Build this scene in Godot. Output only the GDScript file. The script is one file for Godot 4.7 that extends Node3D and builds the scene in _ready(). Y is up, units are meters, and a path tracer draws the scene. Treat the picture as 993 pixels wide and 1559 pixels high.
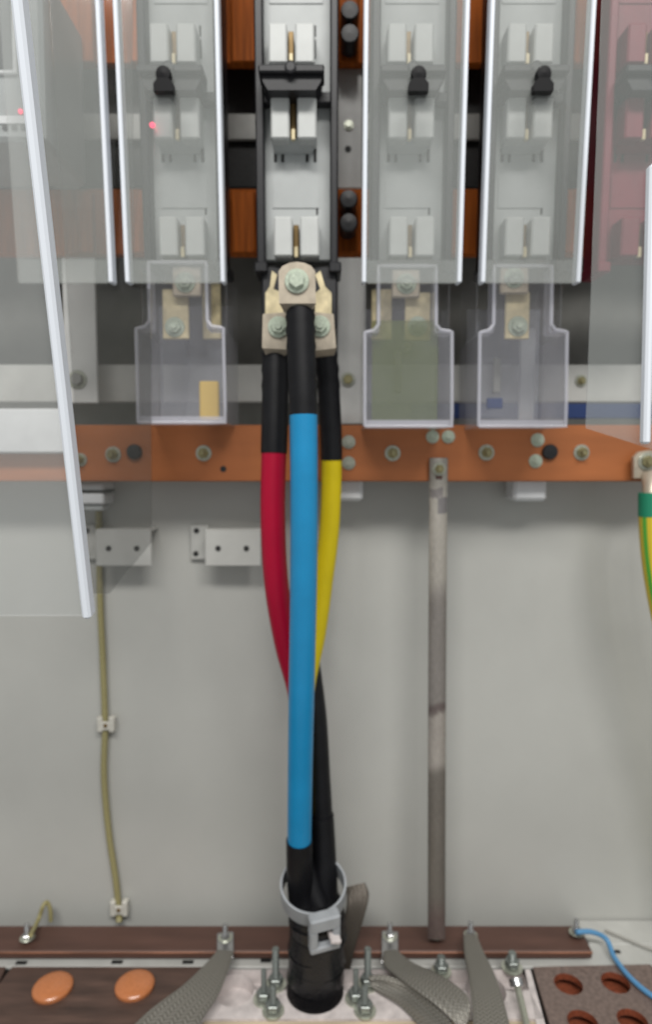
extends Node3D
# A low-voltage distribution cabinet seen from the front: fuse switches, a three-core cable, earth bar and gland plate.
# World: y = 0 is the gland plate, the camera stands at z = 0 and looks along -z.  px / py are photograph pixels (993 x 1559),
# every point gets its own real distance d in metres.

const EYE := 0.62
const FOCAL := 1000.0
const PITCH := 4.0
var rng := RandomNumberGenerator.new()
var M := {}
var taken := {}

# ------------------------------------------------------------------ helpers
func ray(px, py) -> Vector3:
	var x = (px - 496.5) / FOCAL
	var y = -(py - 779.5) / FOCAL
	var t = deg_to_rad(PITCH)
	return Vector3(x, y * cos(t) - sin(t), -y * sin(t) - cos(t))

func at(px, py, d) -> Vector3:
	var r = ray(px, py)
	return Vector3(0, EYE, 0) + r * (d / -r.z)

func on_floor(px, py, h) -> Vector3:
	var r = ray(px, py)
	return Vector3(0, EYE, 0) + r * ((h - EYE) / r.y)

func lin(r, g, b) -> Color:
	return Color(r, g, b).linear_to_srgb()

func numbered(called: String) -> String:
	if not taken.has(called):
		taken[called] = 0
		return called
	taken[called] += 1
	return "%s_%03d" % [called, taken[called]]

func tag(o: Node, label: String, category: String, group := "", kind := "") -> Node:
	if label: o.set_meta("label", label)
	if category: o.set_meta("category", category)
	if group: o.set_meta("group", group)
	if kind: o.set_meta("kind", kind)
	return o

func thing(called: String, label: String, category: String, where: Vector3, group := "") -> Node3D:
	var o := Node3D.new()
	o.name = numbered(called)
	add_child(o)
	o.position = where
	tag(o, label, category, group)
	return o

func add(parent: Node, called: String, mesh: Mesh, mat: Material, xf := Transform3D()) -> MeshInstance3D:
	var o := MeshInstance3D.new()
	o.name = numbered(called) if parent == self else called
	o.mesh = mesh
	o.material_override = mat
	o.cast_shadow = GeometryInstance3D.SHADOW_CASTING_SETTING_ON
	parent.add_child(o, true)
	o.global_transform = xf
	return o

func copy(o: Node3D, where: Vector3, label: String) -> Node3D:
	var c := o.duplicate()
	c.name = numbered(String(o.name).rstrip("_0123456789"))
	add_child(c)
	c.position = where
	c.set_meta("label", label)
	return c

func tri(st: SurfaceTool, a, b, c, outward: Vector3) -> void:
	var n: Vector3 = (b - a).cross(c - a)
	if n.length() < 1e-14: return
	var p = [a, b, c]
	if n.dot(outward) > 0: p = [a, c, b]
	else: n = -n
	st.set_normal(n.normalized())
	for v in p:
		st.set_uv(Vector2.ZERO)
		st.add_vertex(v)

func quad(st: SurfaceTool, a, b, c, d, outward: Vector3) -> void:
	tri(st, a, b, c, outward)
	tri(st, a, c, d, outward)

func begin() -> SurfaceTool:
	var st := SurfaceTool.new()
	st.begin(Mesh.PRIMITIVE_TRIANGLES)
	return st

var box_cache := {}
func rbox(sx: float, sy: float, sz: float, c: float) -> Mesh:
	var key := "%.5f %.5f %.5f %.5f" % [sx, sy, sz, c]
	if box_cache.has(key): return box_cache[key]
	var st := begin()
	var h := Vector3(sx, sy, sz) / 2.0
	c = minf(c, minf(h.x, minf(h.y, h.z)) * 0.6)
	var pt = func(s: Vector3, axis: int) -> Vector3:
		var v := Vector3(s.x * (h.x - c), s.y * (h.y - c), s.z * (h.z - c))
		v[axis] = s[axis] * h[axis]
		return v
	for ax in 3:
		var u := (ax + 1) % 3
		var w := (ax + 2) % 3
		for s in [-1.0, 1.0]:
			var q := []
			for k in [[-1.0, -1.0], [1.0, -1.0], [1.0, 1.0], [-1.0, 1.0]]:
				var sg := Vector3.ZERO
				sg[ax] = s; sg[u] = k[0]; sg[w] = k[1]
				q.append(pt.call(sg, ax))
			var o := Vector3.ZERO
			o[ax] = s
			quad(st, q[0], q[1], q[2], q[3], o)
		for s in [-1.0, 1.0]:
			for t in [-1.0, 1.0]:
				var a := Vector3.ZERO
				a[u] = s; a[w] = t; a[ax] = -1.0
				var b := a
				b[ax] = 1.0
				var o := Vector3.ZERO
				o[u] = s; o[w] = t
				quad(st, pt.call(a, u), pt.call(b, u), pt.call(b, w), pt.call(a, w), o)
	for i in 8:
		var s := Vector3(1 if i & 1 else -1, 1 if i & 2 else -1, 1 if i & 4 else -1)
		tri(st, pt.call(s, 0), pt.call(s, 1), pt.call(s, 2), s)
	box_cache[key] = st.commit()
	return box_cache[key]

# box whose FRONT face spans the given pixels at distance d; it goes back by depth
func bx(parent: Node, called: String, x0, y0, x1, y1, d, depth, mat: Material, c := 0.0012) -> MeshInstance3D:
	var l = at(x0, (y0 + y1) / 2.0, d).x
	var r = at(x1, (y0 + y1) / 2.0, d).x
	var t = at(496.5, y0, d).y
	var b = at(496.5, y1, d).y
	return add(parent, called, rbox(r - l, t - b, depth, c), mat, Transform3D(Basis(), Vector3((l + r) / 2, (t + b) / 2, -d - depth / 2.0)))

# planar polygon extruded by ext
func prism(pts: Array, ext: Vector3) -> Mesh:
	var st := begin()
	var n := Vector3.ZERO
	var cen := Vector3.ZERO
	for i in pts.size():
		n += pts[i].cross(pts[(i + 1) % pts.size()])
		cen += pts[i] / pts.size()
	n = n.normalized()
	var ux := n.cross(Vector3(0.31, 0.77, 0.55)).normalized()
	var uy := n.cross(ux)
	var flat := PackedVector2Array()
	for p in pts: flat.append(Vector2((p - cen).dot(ux), (p - cen).dot(uy)) * 100.0)
	var ids := Geometry2D.triangulate_polygon(flat)
	for i in range(0, ids.size(), 3):
		var a = pts[ids[i]]; var b = pts[ids[i + 1]]; var c = pts[ids[i + 2]]
		tri(st, a, b, c, -ext)
		tri(st, a + ext, b + ext, c + ext, ext)
	var cw := Geometry2D.is_polygon_clockwise(flat)
	for i in pts.size():
		var a = pts[i]; var b = pts[(i + 1) % pts.size()]
		var o: Vector3 = (b - a).cross(n)
		if cw: o = -o
		quad(st, a, b, b + ext, a + ext, o)
	return st.commit()

func px_poly(list: Array, d) -> Array:
	var r := []
	for p in list: r.append(at(p[0], p[1], d if p.size() < 3 else p[2]))
	return r

# lathe round local +Z (profile of [radius, z]); seg 6 makes a hexagon
func lathe(profile: Array, seg := 24, smooth := true) -> Mesh:
	var st := begin()
	for i in profile.size() - 1:
		var a = profile[i]; var b = profile[i + 1]
		var dir := Vector2(b[0] - a[0], b[1] - a[1])
		if dir.length() < 1e-7: continue
		var nn := Vector2(dir.y, -dir.x).normalized()
		for k in seg:
			var t0 := TAU * k / seg; var t1 := TAU * (k + 1) / seg
			var P = func(q, t): return Vector3(q[0] * cos(t), q[0] * sin(t), q[1])
			if smooth:
				var N = func(t): return Vector3(nn.x * cos(t), nn.x * sin(t), nn.y)
				for v in [[a, t0], [b, t0], [b, t1], [a, t0], [b, t1], [a, t1]]:
					st.set_normal(N.call(v[1]))
					st.set_uv(Vector2(v[1] / TAU, v[0][1]))
					st.add_vertex(P.call(v[0], v[1]))
			else:
				var tm := (t0 + t1) / 2
				quad(st, P.call(a, t0), P.call(b, t0), P.call(b, t1), P.call(a, t1), Vector3(nn.x * cos(tm), nn.x * sin(tm), nn.y))
	return st.commit()

func spline(pts: Array, per := 8) -> Array:
	var out := []
	for i in pts.size() - 1:
		var p0 = pts[max(i - 1, 0)]; var p1 = pts[i]; var p2 = pts[i + 1]; var p3 = pts[min(i + 2, pts.size() - 1)]
		for k in per:
			var t := float(k) / per
			out.append(p1.cubic_interpolate(p2, p0, p3, t))
	out.append(pts[-1])
	return out

# tube along points with a radius for each (or one); stripes: [[from, to, colour], ...] as share of the way round
func tube(pts: Array, radii, seg := 20, stripes := []) -> Mesh:
	var st := begin()
	var n := pts.size()
	var side := Vector3.RIGHT
	var rings := []
	var tang := []
	for i in n:
		var t: Vector3 = (pts[min(i + 1, n - 1)] - pts[max(i - 1, 0)]).normalized()
		side = (side - t * side.dot(t))
		if side.length() < 0.01: side = t.cross(Vector3.FORWARD)
		side = side.normalized()
		var up := side.cross(t)
		var ring := []
		for k in seg:
			var a := TAU * k / seg
			ring.append(side * cos(a) + up * sin(a))
		rings.append(ring); tang.append(t)
	var R = func(i): return radii[i] if radii is Array else radii
	var len := 0.0
	for i in n - 1:
		var l2: float = len + (pts[i + 1] - pts[i]).length()
		for k in seg:
			var k2 := (k + 1) % seg
			var q = [[i, k], [i, k2], [i + 1, k2], [i + 1, k]]
			for j in [0, 1, 2, 0, 2, 3]:
				var v = q[j]
				st.set_normal(rings[v[0]][v[1]])
				st.set_uv(Vector2(float(k + (1 if j in [1, 2] else 0)) / seg, (len if v[0] == i else l2)))
				if stripes:
					var f := (k + 0.5) / seg
					for s in stripes:
						if f >= s[0] and f < s[1]: st.set_color(s[2])
				st.add_vertex(pts[v[0]] + rings[v[0]][v[1]] * R.call(v[0]))
		len = l2
	for e in [0, n - 1]:
		var o: Vector3 = -tang[0] if e == 0 else tang[e]
		for k in seg:
			if stripes: st.set_color(stripes[0][2])
			tri(st, pts[e], pts[e] + rings[e][k] * R.call(e), pts[e] + rings[e][(k + 1) % seg] * R.call(e), o)
	return st.commit()

# flat braid: rows of [left point, right point]; ribbed across, with uv for the weave
func braid_mesh(rows: Array, thick: float) -> Mesh:
	var L := []; var Rr := []
	for r in rows:
		L.append(r[0]); Rr.append(r[1])
	L = spline(L, 10); Rr = spline(Rr, 10)
	var st := begin()
	var n := L.size()
	var across := 26
	var grid := []
	var len := 0.0
	for i in n:
		var t: Vector3 = ((L[min(i + 1, n - 1)] + Rr[min(i + 1, n - 1)]) - (L[max(i - 1, 0)] + Rr[max(i - 1, 0)])).normalized()
		var w: Vector3 = (Rr[i] - L[i])
		var up: Vector3 = w.cross(t).normalized()
		if i > 0: len += ((L[i] + Rr[i]) - (L[i - 1] + Rr[i - 1])).length() / 2
		var row := []
		for k in across + 1:
			var f := float(k) / across
			var edge := sqrt(maxf(0.0, 1.0 - pow(absf(2 * f - 1), 6)))
			var bump := 0.0006 * sin(f * across * PI * 0.5) + 0.0012 * sin(f * 9.0 + len * 30.0)
			row.append([L[i] + w * f + up * (thick * 0.5 * edge + bump), L[i] + w * f - up * (thick * 0.5 * edge), up, Vector2(f, len / 0.05)])
		grid.append(row)
	for i in n - 1:
		for k in across:
			for side in 2:
				var q = [grid[i][k], grid[i][k + 1], grid[i + 1][k + 1], grid[i + 1][k]]
				for j in ([0, 1, 2, 0, 2, 3] if side == 0 else [0, 2, 1, 0, 3, 2]):
					st.set_uv(q[j][3])
					st.add_vertex(q[j][side])
		for k in [0, across]:
			var e = [grid[i][k][0], grid[i + 1][k][0], grid[i + 1][k][1], grid[i][k][1]]
			for j in ([0, 1, 2, 0, 2, 3] if k == 0 else [0, 2, 1, 0, 3, 2]):
				st.set_uv(grid[i][k][3])
				st.add_vertex(e[j])
	st.generate_normals()
	st.generate_tangents()
	return st.commit()

# ------------------------------------------------------------------ materials
func noise_image(seed_: int, freq: float, size := 256, stretch := Vector2.ONE, oct := 4) -> Image:
	var nz := FastNoiseLite.new()
	nz.seed = seed_
	nz.noise_type = FastNoiseLite.TYPE_SIMPLEX_SMOOTH
	nz.frequency = freq
	nz.fractal_octaves = oct
	var im := Image.create(size, size, false, Image.FORMAT_RGB8)
	for y in size:
		for x in size:
			var fx := float(x) / size; var fy := float(y) / size
			var X := x * stretch.x; var Y := y * stretch.y; var W := size * stretch.x; var V := size * stretch.y
			var v := lerpf(lerpf(nz.get_noise_2d(X, Y), nz.get_noise_2d(X - W, Y), fx), lerpf(nz.get_noise_2d(X, Y - V), nz.get_noise_2d(X - W, Y - V), fx), fy)
			v = clampf(0.5 + 0.9 * v, 0, 1)
			im.set_pixel(x, y, Color(v, v, v))
	return im

var img := {}
func tone(key: String, lo: Color, hi: Color) -> ImageTexture:
	var src: Image = img[key]
	var im := Image.create(src.get_width(), src.get_height(), false, Image.FORMAT_RGB8)
	for y in src.get_height():
		for x in src.get_width():
			im.set_pixel(x, y, lo.lerp(hi, src.get_pixel(x, y).r))
	im.generate_mipmaps()
	return ImageTexture.create_from_image(im)

func mk(key: String, c: Color, rough: float, metal := 0.0, grain := "", amount := 0.12, scale := 6.0, bump := 0.0) -> StandardMaterial3D:
	var m := StandardMaterial3D.new()
	m.resource_name = key
	m.albedo_color = c
	m.roughness = rough
	m.metallic = metal
	if grain:
		var g := 1.0 - amount
		m.albedo_texture = tone(grain, Color(g, g, g), Color.WHITE)
		m.uv1_triplanar = true
		m.uv1_world_triplanar = true
		m.uv1_scale = Vector3(scale, scale, scale)
		if bump > 0:
			m.heightmap_enabled = true
			m.heightmap_texture = ImageTexture.create_from_image(img[grain])
			m.heightmap_scale = bump
	M[key] = m
	return m

func clear(key: String, c: Color, a: float, rough := 0.08) -> StandardMaterial3D:
	var m := StandardMaterial3D.new()
	m.resource_name = key
	m.albedo_color = Color(c.r, c.g, c.b, a)
	m.transparency = BaseMaterial3D.TRANSPARENCY_ALPHA
	m.roughness = rough
	m.cull_mode = BaseMaterial3D.CULL_DISABLED
	M[key] = m
	return m

func materials() -> void:
	img["fine"] = noise_image(3, 0.06)
	img["soft"] = noise_image(5, 0.012)
	img["streak"] = noise_image(9, 0.03, 256, Vector2(1.6, 0.12))
	img["flow"] = noise_image(11, 0.02, 256, Vector2(0.25, 1.4))
	mk("paint", lin(0.485, 0.485, 0.455), 0.33, 0.0, "soft", 0.035, 2.2)
	mk("paint_plate", lin(0.55, 0.55, 0.52), 0.4, 0.0, "soft", 0.10, 5.0)
	mk("galvanised", lin(0.34, 0.34, 0.32), 0.45, 0.2, "soft", 0.15, 6.0)
	mk("post_paint", lin(0.62, 0.62, 0.60), 0.4, 0.0, "soft", 0.08, 6.0)
	mk("recess", lin(0.22, 0.22, 0.20), 0.55, 0.0, "soft", 0.2, 4.0)  # darkened for the shade deep behind the busbars
	mk("plastic", lin(0.44, 0.46, 0.455), 0.42, 0.0, "soft", 0.06, 8.0)
	mk("clip_plastic", lin(0.56, 0.575, 0.56), 0.4, 0.0, "soft", 0.05, 9.0)
	mk("white_plastic", lin(0.74, 0.75, 0.76), 0.4, 0.0, "soft", 0.05, 9.0)
	mk("black_plastic", lin(0.016, 0.016, 0.019), 0.42, 0.0, "fine", 0.3, 14.0)
	mk("knob_black", lin(0.006, 0.006, 0.007), 0.5).metallic_specular = 0.3
	mk("dark_board", lin(0.02, 0.02, 0.019), 0.6, 0.0, "fine", 0.3, 9.0)
	mk("red_plastic", lin(0.19, 0.018, 0.035), 0.45, 0.0, "soft", 0.1, 9.0)
	mk("copper", lin(0.50, 0.125, 0.016), 0.55, 0.1, "streak", 0.3, 9.0).metallic_specular = 0.25
	mk("copper_bar", lin(0.46, 0.15, 0.046), 0.45, 0.12, "flow", 0.12, 3.0)
	mk("copper_dull", lin(0.125, 0.062, 0.046), 0.55, 0.1, "flow", 0.2, 4.0)
	mk("copper_highlight", lin(0.42, 0.18, 0.10), 0.45, 0.3, "flow", 0.6, 6.0)
	mk("brass", lin(0.84, 0.72, 0.45), 0.36, 0.15, "soft", 0.25, 16.0)
	mk("lug_metal", lin(0.60, 0.52, 0.41), 0.36, 0.35, "soft", 0.18, 16.0)
	mk("gold_slot", lin(0.20, 0.13, 0.05), 0.4, 0.5)
	mk("zinc", lin(0.60, 0.62, 0.52), 0.3, 0.6, "fine", 0.2, 20.0)
	mk("zinc_green", lin(0.66, 0.74, 0.60), 0.3, 0.3, "fine", 0.2, 20.0)
	mk("zinc_yellow", lin(0.50, 0.45, 0.24), 0.3, 0.65, "fine", 0.3, 20.0)
	mk("steel", lin(0.52, 0.52, 0.52), 0.25, 0.85, "fine", 0.2, 20.0)
	mk("steel_stud", lin(0.32, 0.35, 0.33), 0.35, 0.6, "fine", 0.3, 20.0)
	mk("rubber", lin(0.008, 0.008, 0.010), 0.45, 0.0, "soft", 0.3, 18.0).metallic_specular = 0.38
	mk("tape", lin(0.011, 0.011, 0.013), 0.26, 0.0, "fine", 0.3, 18.0, 0.05)
	mk("red", lin(0.40, 0.002, 0.030), 0.45, 0.0, "soft", 0.06, 8.0).metallic_specular = 0.35
	mk("blue", lin(0.008, 0.25, 0.51), 0.34, 0.0, "soft", 0.06, 8.0)
	mk("yellow", lin(0.64, 0.50, 0.004), 0.42, 0.0, "soft", 0.06, 8.0).metallic_specular = 0.4
	mk("tie", lin(0.38, 0.40, 0.42), 0.4, 0.0, "soft", 0.12, 12.0)
	mk("wire_olive", lin(0.37, 0.33, 0.155), 0.5, 0.0, "fine", 0.15, 16.0)
	mk("wire_blue", lin(0.10, 0.28, 0.50), 0.45)
	mk("wire_grey", lin(0.34, 0.33, 0.30), 0.5)
	mk("clip_white", lin(0.66, 0.64, 0.57), 0.5, 0.0, "soft", 0.1, 12.0)
	mk("bakelite", lin(0.125, 0.072, 0.055), 0.5, 0.0, "flow", 0.35, 7.0)
	mk("bakelite_pale", lin(0.24, 0.175, 0.15), 0.45, 0.0, "fine", 0.3, 9.0)
	mk("orange_plug", lin(0.56, 0.20, 0.075), 0.22, 0.0, "fine", 0.1, 12.0)
	mk("rust_inside", lin(0.32, 0.085, 0.04), 0.5, 0.0, "fine", 0.3, 12.0)
	mk("clamp_pink", lin(0.78, 0.71, 0.69), 0.5, 0.0, "soft", 0.2, 14.0)
	mk("clamp_wood", lin(0.74, 0.61, 0.44), 0.55, 0.0, "flow", 0.25, 8.0)
	mk("green_sleeve", lin(0.012, 0.24, 0.13), 0.5)
	mk("navy", lin(0.01, 0.035, 0.14), 0.5)
	mk("amber", lin(0.62, 0.42, 0.09), 0.5)
	mk("screen", lin(0.05, 0.055, 0.055), 0.25)
	mk("grey_box", lin(0.34, 0.36, 0.36), 0.45, 0.0, "soft", 0.1, 6.0)
	mk("lit_edge", lin(0.80, 0.84, 0.90), 0.35)  # white stands for the light caught by the clear cover edges
	clear("cover_clear", lin(0.58, 0.61, 0.58), 0.16)
	clear("cover_lip", lin(0.62, 0.65, 0.62), 0.10)
	clear("door_clear", lin(0.60, 0.62, 0.60), 0.18)
	clear("smoked", lin(0.03, 0.03, 0.022), 0.20)
	clear("shroud_clear", lin(0.58, 0.58, 0.64), 0.05)
	clear("shroud_wall", lin(0.50, 0.50, 0.53), 0.38, 0.15)
	clear("shroud_rim", lin(0.68, 0.68, 0.75), 0.34, 0.2)  # pale tint carries the light glowing in the shroud edges
	clear("shroud_back", lin(0.55, 0.57, 0.64), 0.20)
	clear("green_film", lin(0.10, 0.135, 0.0), 0.36)
	clear("side_clear", lin(0.48, 0.51, 0.49), 0.15)
	var reflected_led := mk("reflected_led", lin(0.9, 0.1, 0.25), 0.4)  # glow for the mirrored red lamp dots
	reflected_led.emission_enabled = true
	reflected_led.emission = Color(1.0, 0.12, 0.32)
	reflected_led.emission_energy_multiplier = 1.4
	# green and yellow striped earth cable
	var s := mk("striped", Color.WHITE, 0.42)
	s.vertex_color_use_as_albedo = true
	# woven tinned braid
	var bi := Image.create(128, 128, false, Image.FORMAT_RGB8)
	for y in 128:
		for x in 128:
			var col := int(x / 12.8)
			var dir := 1.0 if col % 2 == 0 else -1.0
			var v := 0.5 + 0.5 * sin((y + dir * fmod(x, 12.8)) * TAU / 12.8)
			v *= 0.55 + 0.45 * sin(PI * fmod(x, 12.8) / 12.8)
			v = clampf(v * 0.8 + 0.2 + 0.1 * (rng.randf() - 0.5), 0, 1)
			bi.set_pixel(x, y, Color(v, v, v))
	img["weave"] = bi
	var br := StandardMaterial3D.new()
	br.resource_name = "braid"
	br.albedo_color = lin(0.36, 0.345, 0.31)
	br.albedo_texture = tone("weave", Color(0.66, 0.65, 0.63), Color.WHITE)
	br.roughness = 0.42
	br.metallic = 0.55
	br.heightmap_enabled = true
	br.heightmap_texture = ImageTexture.create_from_image(bi)
	br.heightmap_scale = 0.05
	M["braid"] = br
	var bt: StandardMaterial3D = br.duplicate()
	bt.resource_name = "braid_tarnished"
	bt.albedo_color = lin(0.15, 0.13, 0.11)
	M["braid_tarnished"] = bt
	# tinned strap: worn and tarnished stretches mixed with painted-in reflections
	var si := Image.create(32, 512, false, Image.FORMAT_RGB8)
	for y in 512:
		for x in 32:
			var py := 695.0 + 710.0 * y / 512.0
			var nz: float = img["fine"].get_pixel((x * 3) % 256, (y * 2) % 256).r - 0.5
			var q: float = img["soft"].get_pixel((x * 2) % 256, y % 256).r - 0.5
			var e := py + q * 8.0 + nz * 5.0 + (x - 16) * 0.15
			var c := Color(0.56, 0.52, 0.46)
			c = c.lerp(Color(0.33, 0.30, 0.275), smoothstep(855.0, 905.0, e))
			c = c.lerp(Color(0.20, 0.16, 0.15), smoothstep(1046.0, 1054.0, e))
			c = c.lerp(Color(0.53, 0.48, 0.43), smoothstep(1058.0, 1070.0, e))
			c = c.lerp(Color(0.25, 0.225, 0.195), smoothstep(1136.0, 1158.0, e))
			c = c.lerp(Color(0.22, 0.165, 0.15), smoothstep(1330.0, 1380.0, e))
			if absf(e - 762) < 12 and x > 14: c = Color(0.30, 0.28, 0.28)
			if absf(e - 742) < 7 and x < 24: c = Color(0.34, 0.31, 0.30)
			if x < 2 or x > 29: c = c * 0.9
			c = c * 0.74 * (1.0 + 0.25 * nz + 0.25 * q)
			si.set_pixel(x, y, Color(c.r, c.g, c.b).linear_to_srgb())
	var sm := StandardMaterial3D.new()
	sm.resource_name = "strap"
	sm.albedo_texture = ImageTexture.create_from_image(si)
	sm.roughness = 0.4
	sm.metallic = 0.3
	M["strap"] = sm

# ------------------------------------------------------------------ small pieces
func face_z(where: Vector3, turn := 0.0, tilt := 0.0) -> Transform3D:
	return Transform3D(Basis(Vector3.RIGHT, tilt) * Basis(Vector3.BACK, turn), where)

var bolt_meshes := {}
func bolt(parent: Node, called: String, where: Vector3, r: float, mat: Material, stub := 0.004, upright := false) -> MeshInstance3D:
	var key := "%.4f %.4f" % [r, stub]
	if not bolt_meshes.has(key):
		var st := begin()
		st.append_from(lathe([[0.0, 0.0], [r, 0.0], [r, r * 0.5], [r * 0.86, r * 0.62], [0.0, r * 0.62]], 6, false), 0, Transform3D(Basis(), Vector3(0, 0, 0.0015)))
		if stub > 0:
			var h := r * 0.62 + 0.0015
			var prof := [[r * 0.5, h - 0.001]]
			var z := h
			while z < h + stub:
				prof.append([r * 0.5, z]); prof.append([r * 0.44, z + 0.0006])
				z += 0.0012
			prof.append([r * 0.42, h + stub]); prof.append([0.0, h + stub])
			st.append_from(lathe(prof, 14), 0, Transform3D())
		bolt_meshes[key] = [st.commit(), lathe([[0.0, 0.0], [r * 1.42, 0.0], [r * 1.42, 0.001], [r * 1.3, 0.0017], [0.0, 0.0017]], 24)]
	var xf := face_z(where, rng.randf() * 1.0)
	if upright: xf = Transform3D(Basis(Vector3.RIGHT, -PI / 2) * Basis(Vector3.BACK, rng.randf()), where)
	var b := add(parent, called, bolt_meshes[key][0], mat, xf)
	add(b, "washer", bolt_meshes[key][1], M.zinc if mat != M.zinc_green else M.zinc_green, xf)
	return b

# ------------------------------------------------------------------ setting
func setting() -> void:
	var o := add(self, "cabinet_back_wall", rbox(1.9, 0.78, 0.012, 0.001), M.paint, Transform3D(Basis(), Vector3(0, 0.27, -0.866)))
	tag(o, "light grey painted sheet metal back of the cabinet", "", "", "structure")
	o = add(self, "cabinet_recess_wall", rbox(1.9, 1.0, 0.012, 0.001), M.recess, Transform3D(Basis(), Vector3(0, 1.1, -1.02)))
	tag(o, "sheet metal deep behind the busbars, darkened to stand for shade", "", "", "structure")
	o = add(self, "cabinet_ceiling", rbox(1.9, 0.012, 0.30, 0.001), M.paint, Transform3D(Basis(), Vector3(0, 1.34, -0.88)))  # top out of view, put in to shade the recess
	tag(o, "painted top of the cabinet, out of view, shading the recess", "", "", "structure")
	# gland floor: a painted tray edge along the back
	var back := -0.858
	var front := on_floor(496, 1472, 0.0).z
	var gap := on_floor(496, 1415, 0.02).z
	o = add(self, "cabinet_floor", rbox(1.9, 0.004, front - gap, 0.0008), M.paint_plate, Transform3D(Basis(), Vector3(0, -0.002, (front + gap) / 2)))
	var le := on_floor(884, 1412, 0.0).x
	add(o, "ledge", rbox(0.95 - le, 0.004, gap - back - 0.0005, 0.0008), M.paint_plate, Transform3D(Basis(), Vector3((0.95 + le) / 2, -0.002, (gap + back) / 2)))
	tag(o, "light grey painted floor flange with slots", "", "", "structure")
	# punched slots, seen as dark ovals sunk in the flange
	for p in [[32, 1466], [178, 1465], [286, 1465], [361, 1479], [399, 1478], [405, 1463], [574, 1472], [646, 1472], [790, 1452], [832, 1452], [937, 1449]]:
		var w := on_floor(p[0], p[1], 0.0)
		if w.z > front - 0.006: continue
		var sl := add(o, "slot", rbox(0.014, 0.0012, 0.006, 0.0005), M.dark_board, Transform3D(Basis(), w + Vector3(0, 0.0001, 0)))
	o = add(self, "cabinet_base_floor", rbox(1.9, 0.006, 0.5, 0.001), M.dark_board, Transform3D(Basis(), Vector3(0, -0.045, -0.60)))
	tag(o, "dark void under the gland plates", "", "", "structure")

func busbars() -> void:
	for i in 2:
		var y0 = [-40, 287][i]; var y1 = [97, 388][i]
		var d := 0.83
		var t := thing("copper_busbar", ["bright copper busbar running across the top edge behind the fuse switches", "bright copper busbar behind the lower ends of the fuse switches"][i], "busbar", Vector3(0, at(496, y1, d).y, -d), "copper busbars behind the fuse switches")
		var top = at(496.5, y0, d).y; var bot = at(496.5, y1, d).y
		add(t, "bar", rbox(1.5, top - bot, 0.012, 0.0015), M.copper, Transform3D(Basis(), Vector3(0, (top + bot) / 2, -d - 0.006)))
		# clamp tongues standing on the bar in each gap
		for x in [[352, 388], [196, 222], [118, 140], [840, 880], [516, 546]]:
			bx(t, "tongue", x[0], y0 + 3, x[1], y1 - 3, d - 0.012, 0.0118, M.copper, 0.0015)
		var caps = [[[533, 14], [533, 50]], [[531, 302], [531, 338]]][i]
		for c in caps:
			var p := at(c[0], c[1], d - 0.04)
			add(t, "cap", lathe([[0.0105, -0.028], [0.0108, -0.003], [0.0095, 0.0], [0.0, 0.0008]], 24), M.black_plastic, face_z(p))
	# black board added for the shade between the two bars, and middle rail
	var b := thing("shade_board", "black board standing in for the shade between the two copper busbars", "board", Vector3(0, at(496, 285, 0.87).y, -0.87))
	var y_t = at(496, 99, 0.87).y; var y_b = at(496, 285, 0.87).y
	add(b, "panel", rbox(1.5, y_t - y_b, 0.006, 0.001), M.dark_board, Transform3D(Basis(), Vector3(0, (y_t + y_b) / 2, -0.873)))
	var r := thing("mounting_rail", "grey metal rail across the black shade board", "rail", Vector3(0, at(496, 212, 0.862).y, -0.862))
	y_t = at(496, 172, 0.86).y; y_b = at(496, 212, 0.86).y
	add(r, "web", rbox(1.5, y_t - y_b, 0.006, 0.001), M.galvanised, Transform3D(Basis(), Vector3(0, (y_t + y_b) / 2, -0.8635)))
	# pale lower rail
	var l := thing("carrier_rail", "pale painted rail running behind the clear terminal shrouds", "rail", Vector3(0, at(496, 612, 0.85).y, -0.85))
	y_t = at(496, 555, 0.85).y; y_b = at(496, 612, 0.85).y
	add(l, "web", rbox(1.5, y_t - y_b, 0.008, 0.001), M.paint_plate, Transform3D(Basis(), Vector3(0, (y_t + y_b) / 2, -0.855)))
	bolt(l, "bolt", at(885, 580, 0.851), 0.0055, M.zinc_yellow, 0.003)
	# navy strip beneath the rail
	y_t = at(496, 614, 0.85).y; y_b = at(496, 637, 0.85).y
	var n := add(self, "cable_trunking", rbox(0.5, y_t - y_b, 0.01, 0.001), M.navy, Transform3D(Basis(), Vector3(0.36, (y_t + y_b) / 2, -0.857)))
	tag(n, "navy blue strip under the pale rail, low behind the shrouds", "strip")
	# support posts
	var posts = [
		["grey support post with bolt and hole beside the uncovered fuse switch", [[514, 97, 552, 287], [514, 392, 552, 646]], [[531, 191, 0.0045, "zinc"], [530, 578, 0.0062, "zinc_yellow"]], [[530, 227]]],
		["grey support post seen through the big tilted clear cover", [[76, 108, 116, 285], [96, 392, 146, 614]], [[88, 190, 0.0045, "galvanised"], [118, 578, 0.008, "galvanised"]], [[90, 228]]],
		["grey support post seen through the cover beside the red fuse switch", [[838, 135, 866, 287], [792, 500, 815, 640]], [], []]]
	for p in posts:
		var q = p[1][1]
		var t := thing("support_post", p[0], "post", at((q[0] + q[2]) / 2.0, q[3], 0.812), "grey support posts between the fuse switches")
		for s in p[1]: bx(t, "plate", s[0], s[1], s[2], s[3], 0.812 if s[1] > 300 else 0.842, 0.006, M.post_paint)
		for s in p[2]: bolt(t, "bolt", at(s[0], s[1], 0.8118 if s[1] > 300 else 0.8418), s[2], M[s[3]], 0.0)
		for s in p[3]: add(t, "hole", lathe([[0.004, 0.0], [0.004, 0.0006], [0.0, 0.0006]], 16), M.dark_board, face_z(at(s[0], s[1], 0.8418)))

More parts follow.
